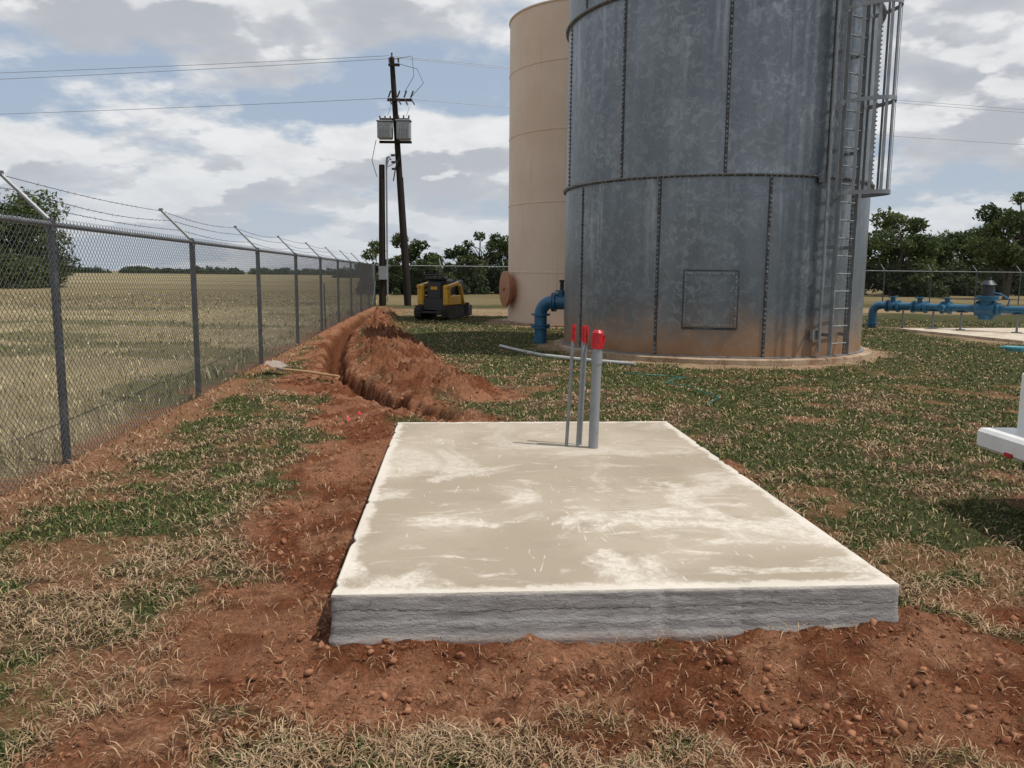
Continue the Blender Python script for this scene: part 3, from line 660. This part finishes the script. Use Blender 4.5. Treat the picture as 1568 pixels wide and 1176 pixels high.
for z,z2_,zr_,o in((10.95,10.95,10.9,-.12),(10.85,10.2,10.6,.3),(9.15,8.9,9.0,0)):
    st_=pp(z)+Vector((o,-.1,.1))
    for dd,zz,Ln in((dl,z2_,75),(dr,zr_,85)):
        pts=[]
        for i in range(17):
            t_=i/16; p=st_+dd*(Ln*t_); p.z=st_.z+(zz-z)*t_-1.1*4*t_*(1-t_)*.45; pts.append(p)
        q.tube(pts,.010,5)
q.tube([pp(6.5)+Vector((0,-.1,0)),Vector((-5.7,37,6.2)),Vector((-5.6,36.9,6.5))],.02,5)
q.obj('conductors',GP,pl)

# ---------------------------------------------------------------- compact track loader
YEL=mat('yellow_machine_paint',(.55,.30,.02),.4,0,[(6,(.42,.22,.03),.5,.7)]); RUB=mat('rubber_track',(.02,.018,.016),.8,0,[(9,(.10,.05,.03),.5,.7)]); DK=mat('machine_dark',(.025,.025,.027),.5)
sk=empty('compact_track_loader',(-2.42,26.7,.02),math.radians(-14)); sk.scale=(1.12,1.12,1.08)
y_=B();d_=B();r_=B()
for s_ in(-1,1):
    x=s_*.42; pr=[]
    for t_ in np.linspace(math.pi/2,3*math.pi/2,8): pr.append((-.55+.2*math.cos(t_),.2+.2*math.sin(t_)))
    for t_ in np.linspace(-math.pi/2,math.pi/2,8): pr.append((.55+.2*math.cos(t_),.2+.2*math.sin(t_)))
    n=len(pr); r_.add([(x-.1,a,b_) for a,b_ in pr]+[(x+.1,a,b_) for a,b_ in pr],[tuple(range(n)),tuple(range(2*n-1,n-1,-1))]+[(i,(i+1)%n,(i+1)%n+n,i+n) for i in range(n)])
    for i in range(16): r_.box((x,-.68+i*.09,.405),(.21,.035,.02)); 
    for i in range(4): r_.box((x,-.755,.1+i*.07),(.21,.02,.03))
    y_.box((x*.98,.05,.56),(.14,1.15,.30),bev=.03)
    y_.box((x*.93,-.5,.72),(.2,.16,.62),bev=.04)
    y_.box((x*1.05,-.1,1.02),(.09,1.05,.11),Matrix.Rotation(.10,3,'X'),.02)
    y_.box((x*1.05,.75,.72),(.09,.75,.11),Matrix.Rotation(-1.0,3,'X'),.02)
    d_.cyl((x*.8,-.5,.75),(x*.85,.35,1.0),.035,n=8)
d_.box((0,0,.45),(.66,1.1,.34)); d_.box((0,.12,.9),(.58,.75,.62),bev=.06); d_.box((0,-.28,1.22),(.62,.3,.1),bev=.03); d_.box((0,-.42,.85),(.44,.12,.5),bev=.03)
for s_ in(-.2,-.07,.07,.2): d_.cyl((s_,-.42,1.25),(s_,-.45,1.4),.015,n=6)
d_.tube([(-.3,-.5,1.2),(-.3,-.58,1.32),(.3,-.58,1.32),(.3,-.5,1.2)],.02,8)
d_.box((0,-.62,.22),(.62,.25,.05)); y_.box((0,-.485,.93),(.2,.02,.09)); y_.box((.0,.1,1.225),(.3,.5,.03),bev=.01)
d_.cyl((-.18,.3,1.2),(-.18,.3,1.42),.03,n=8)
d_.box((0,1.05,.25),(1.15,.06,.42),Matrix.Rotation(-.25,3,'X')); d_.box((0,1.2,.07),(1.15,.35,.04)); 
for s_ in(-.57,.57): d_.box((s_,1.18,.22),(.03,.38,.32))
d_.box((.3,.95,.9),(.22,.3,.5),Matrix.Rotation(.3,3,'X'),.03)
y_.obj('yellow_panels_and_lift_arms',YEL,sk); d_.obj('engine_body_and_bucket',DK,sk); r_.obj('rubber_tracks',RUB,sk)

# ---------------------------------------------------------------- shovel
sv=empty('shovel'); q=B(); a=Vector((-2.28,10.5,.14)); b_=Vector((-3.35,11.6,.10)); q.tube([a,(a+b_)/2+Vector((0,0,.01)),b_],.018,8); q.obj('wooden_handle',mat('ash_handle',(.45,.27,.13),.6,0,[(10,(.35,.19,.09),.5,.7)]),sv,True)
dv=(b_-a).normalized(); sd_=Vector((-dv.y,dv.x,0)).normalized(); q=B(); vs=[];nu,nv=7,7
for i in range(nu):
    t_=i/(nu-1); w=.13*(1 if t_<.6 else math.sqrt(max(0,1-((t_-.6)/.42)**2)))
    for j in range(nv):
        s_=(j/(nv-1)-.5)*2; p=b_+dv*(.05+.30*t_)+sd_*(w*s_)+Vector((0,0,.02*s_*s_+.07*t_+.02)); vs.append(p)
q.add(vs,[(i*nv+j,i*nv+j+1,(i+1)*nv+j+1,(i+1)*nv+j) for i in range(nu-1) for j in range(nv-1)]); q.cyl(b_-dv*.08,b_+dv*.12,.022,n=8); q.obj('steel_blade',mat('shovel_steel',(.34,.28,.23),.5,.2,[(12,(.24,.13,.08),.5,.65)]),sv,True)
q=B(); random.seed(5)
for cx,cy in((-1.70,8.0),(-1.55,8.25)):
    for i in range(3):
        a_=random.uniform(0,3); p=Vector((cx+random.uniform(-.07,.07),cy+random.uniform(-.07,.07),.04)); d=Vector((math.cos(a_),math.sin(a_),.3))*.03; w=Vector((-d.y,d.x,.3*random.random()*.05)).normalized()*.011
        q.add([p-d-w,p-d+w,p+w+Vector((0,0,.02)),p-w+Vector((0,0,.02)),p+d+w,p+d-w],[(0,1,2,3),(3,2,4,5)])
q.obj('red_marking_tape',RED)

# ---------------------------------------------------------------- white service truck (only the tail is in frame)
WH=mat('white_truck_paint',(.72,.72,.70),.3,0,[(3,(.64,.63,.60),.5,.7)]); tk=empty('white_service_truck',(3.06,4.22,-.04),math.radians(2))
w_=B();k_=B();l_=B()
w_.box((.14,0,.51),(.26,1.9,.13),bev=.02)
w_.box((1.55,0,.73),(2.6,1.86,.46),bev=.03)
w_.box((1.75,-.78,1.13),(2.2,.32,.36),bev=.03); w_.box((1.75,.78,1.13),(2.2,.32,.36),bev=.03)
w_.box((3.9,0,1.15),(1.9,1.8,.75),bev=.12); w_.box((3.8,0,1.7),(1.4,1.6,.55),bev=.2); w_.box((5.3,0,.95),(1.1,1.75,.6),bev=.12)
for s_ in(-1,1):
    for x in(1.3,5.0): k_.lathe((x,s_*.82,.38),[(0,-.12),(.2,-.12),(.36,-.11),(.38,-.08),(.38,.08),(.36,.11),(.2,.12),(0,.12)],28,axis='Y')
    l_.box((.005,s_*.60,.465),(.012,.07,.025))
k_.box((3,0,.5),(5,.7,.14)); k_.box((.25,0,.42),(.3,1.2,.08)); k_.box((3.75,0,1.72),(1.42,1.62,.3),bev=.1)
for zz in(.88,.80,.72): k_.box((.249,.72,zz),(.004,.07,.045))
w_.obj('service_body_cab_and_bumper',WH,tk); k_.obj('wheels_chassis_windows',BLK,tk,True); l_.obj('marker_lights',RED,tk)

# ---------------------------------------------------------------- trees
LEAF=colmat('tree_leaves',.7,.25,.3); BARK=mat('bark',(.07,.055,.04),.9,0,[(6,(.12,.10,.08),.5,.7,(4,4,.5))])
def leaves(centers,radii,n,ls,cols,rg,flat=.75):
    nb=len(centers); w=np.array(radii)**2; bi=rg.choice(nb,n,p=w/w.sum())
    d=rg.normal(size=(n,3)); d/=np.linalg.norm(d,axis=1)[:,None]; rr=rg.uniform(.35,1.08,n)**.6
    ph=np.sin(d[:,0]*7+bi)*np.sin(d[:,1]*6+bi*2)*np.sin(d[:,2]*7+bi*3); rr*=1+.35*ph
    P=np.array(centers)[bi]+d*(np.array(radii)[bi]*rr)[:,None]*np.array([1,1,flat])
    P[:,2]=np.maximum(P[:,2],.05)
    a=rg.normal(size=(n,3)); a/=np.linalg.norm(a,axis=1)[:,None]; b_=np.cross(a,rg.normal(size=(n,3))); b_/=np.linalg.norm(b_,axis=1)[:,None]
    s=ls*rg.uniform(.5,1.3,n)[:,None]
    V=np.stack([P-a*s,P+b_*s*.45,P+a*s,P-b_*s*.45],1).reshape(-1,3)
    c=np.array(cols)[bi]*rg.uniform(.65,1.35,(n,1))
    return V,np.arange(n*4).reshape(-1,4),np.repeat(c,4,axis=0)
def crown(x,y,h,r,rg,nb=16,lo=.32):
    cs=[];rs=[];cl=[]
    for i in range(nb):
        a=rg.uniform(0,2*math.pi); q=r*math.sqrt(rg.uniform(0,1))*.85; z=h*rg.uniform(lo,.88)*(1-.25*(q/r)**2); rad=r*rg.uniform(.18,.38)
        z=min(z,h-rad*.6); cs.append((x+q*math.cos(a),y+q*math.sin(a),z)); rs.append(rad)
        u=rg.uniform(); cl.append(np.array([.042,.066,.022])*(1-u)+np.array([.095,.12,.042])*u)
    return cs,rs,cl
def trunk(x,y,h,r,rg,cs,q):
    for i in range(3):
        bx=x+rg.uniform(-.15,.15); by_=y+rg.uniform(-.15,.15); a=rg.uniform(0,6.28); k=h*.5
        e=Vector((bx+math.cos(a)*r*.3,by_+math.sin(a)*r*.3,k)); mid=Vector((bx+math.cos(a)*r*.08,by_+math.sin(a)*r*.1,k*.45))
        q.tube([(bx,by_,-.1),mid,e],[h*.024,h*.017,h*.011],7)
        for j in rg.choice(len(cs),min(6,len(cs)),replace=False):
            c=Vector(cs[j]); q.tube([e,(e+c)/2+Vector((0,0,.1*h*rg.uniform(-.5,.5))),c],[h*.010,h*.006,h*.003],5)
def tree(name,x,y,h,r,seed,n=9000,ls=.12,nb=18,lo=.32):
    rg=np.random.default_rng(seed); e=empty(name); cs,rs,cl=crown(x,y,h,r,rg,nb,lo); q=B(); trunk(x,y,h,r,rg,cs,q); q.obj('trunk_and_limbs',BARK,e,True)
    V,F_,C=leaves(cs,rs,n,ls,cl,rg); npmesh('foliage',V,F_,LEAF,C,parent=e)
def mass(name,lst,n,ls,seed,nb=12,tint=(1,1,1),lo=.12,low=9):
    rg=np.random.default_rng(seed); Vs=[];Fs=[];Cs=[];o=0; e=empty(name); q=B()
    for x,y,h,r in lst:
        cs,rs,cl=crown(x,y,h,r,rg,nb,lo); trunk(x,y,h,r,rg,cs,q)
        cs+= [(x+rg.uniform(-r,r),y+rg.uniform(-r*.6,r*.3),h*rg.uniform(.02,.32)) for _ in range(low)]; rs+=[r*rg.uniform(.28,.42) for _ in range(low)]; cl+=[np.array([.042,.06,.022])*rg.uniform(.7,1.3) for _ in range(low)]
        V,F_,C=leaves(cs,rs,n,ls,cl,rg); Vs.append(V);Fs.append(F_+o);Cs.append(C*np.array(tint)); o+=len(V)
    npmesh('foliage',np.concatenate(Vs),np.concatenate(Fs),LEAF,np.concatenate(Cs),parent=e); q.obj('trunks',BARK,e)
rg=np.random.default_rng(5)
tree('mesquite_tree',-43.5,68,10.2,6.4,11,24000,.2,40,.08)
lst=[]
for x in np.arange(9,75,2.9):
    lst.append((x+rg.uniform(-1,1),64+rg.uniform(-3,9)+x*.1,rg.uniform(6.2,8.0),rg.uniform(2.8,3.8)))
mass('background_trees',lst,7500,.19,21,18)
tree('mesquite_tree',35.3,58,8.6,2.9,31,9000,.15,20,.2)
mass('background_bushes',[(-9.2,56,3.9,1.7),(-7.6,58,4.6,1.7),(-6.0,57,3.8,1.5),(-4.6,59,3.4,1.4),(-3.6,60,4.0,1.5),(-2.2,61,5.2,1.9),(-.6,62,5.3,2.0),(1.5,62,5.0,2.2),(4.6,63,4.6,2.2),(7,64,4.8,2.2)],6500,.14,22,14)
lst=[]
for x in np.arange(-420,-40,5): lst.append((x,460+rg.uniform(-25,25),rg.uniform(2.5,4.2),rg.uniform(5,8)))
for x in np.arange(-45,160,8): lst.append((x,230+rg.uniform(-10,30),rg.uniform(3,4.2),rg.uniform(5,7)))
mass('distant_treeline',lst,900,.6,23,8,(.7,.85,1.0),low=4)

# ---------------------------------------------------------------- sky + sun
SE,SAZ=math.radians(64),math.radians(106)   # azimuth clockwise from +Y
w=bpy.data.worlds.new("World"); sc.world=w; w.use_nodes=True; nt=w.node_tree; bg=nt.nodes['Background']
sky=N(nt,'ShaderNodeTexSky',sky_type='NISHITA'); sky.sun_disc=False; sky.sun_elevation=SE; sky.sun_rotation=SAZ; sky.air_density=1.3; sky.dust_density=2.0; sky.altitude=100
tc=N(nt,'ShaderNodeTexCoord'); sp=N(nt,'ShaderNodeSeparateXYZ'); nt.links.new(tc.outputs['Generated'],sp.inputs[0])
zc=math_(nt,'MAXIMUM',sp.outputs['Z'],0.0); 
def cl(dz):
    den=math_(nt,'ADD',zc,.26+dz)
    cb=N(nt,'ShaderNodeCombineXYZ'); nt.links.new(math_(nt,'DIVIDE',sp.outputs['X'],den),cb.inputs['X']); nt.links.new(math_(nt,'DIVIDE',sp.outputs['Y'],den),cb.inputs['Y']); cb.inputs['Z'].default_value=3.7
    return cb.outputs[0]
v0=cl(0); v1=cl(.028)
n0=noise(nt,2.1,8,.55,vec=v0); n1=noise(nt,2.1,5,.53,vec=v1)
cov=ramp(nt,n0,.40,.50)
deep=ramp(nt,n1,.43,.62)
cc=mix(nt,deep,(8.4,8.5,8.6),(5.3,5.5,5.95))
topl=ramp(nt,math_(nt,'SUBTRACT',n0,n1),-.005,.05); cc=mix(nt,math_(nt,'MULTIPLY',topl,.85),cc,(9.8,9.8,9.75))
cc=mix(nt,math_(nt,'MULTIPLY',ramp(nt,noise(nt,6,5,.6,vec=v0),.4,.65),.3),cc,(5.8,6.05,6.5))
skc=mix(nt,.75,sky.outputs[0],(4.8,5.8,7.4))
c=mix(nt,math_(nt,'MULTIPLY',cov,.93),skc,cc)
haze=ramp(nt,zc,.17,.0); c=mix(nt,math_(nt,'MULTIPLY',haze,.65),c,(6.1,6.7,7.4))
nt.links.new(c,bg.inputs['Color']); bg.inputs['Strength'].default_value=.09
w.cycles.sampling_method='MANUAL'; w.cycles.sample_map_resolution=512
sl=bpy.data.lights.new('sun','SUN'); sl.energy=3.7; sl.angle=math.radians(.53); sl.color=(1,.95,.87); so=bpy.data.objects.new('sun',sl); sc.collection.objects.link(so)
sdir=Vector((math.sin(SAZ)*math.cos(SE),math.cos(SAZ)*math.cos(SE),math.sin(SE))); so.rotation_euler=sdir.to_track_quat('Z','Y').to_euler(); so.location=(0,0,30)
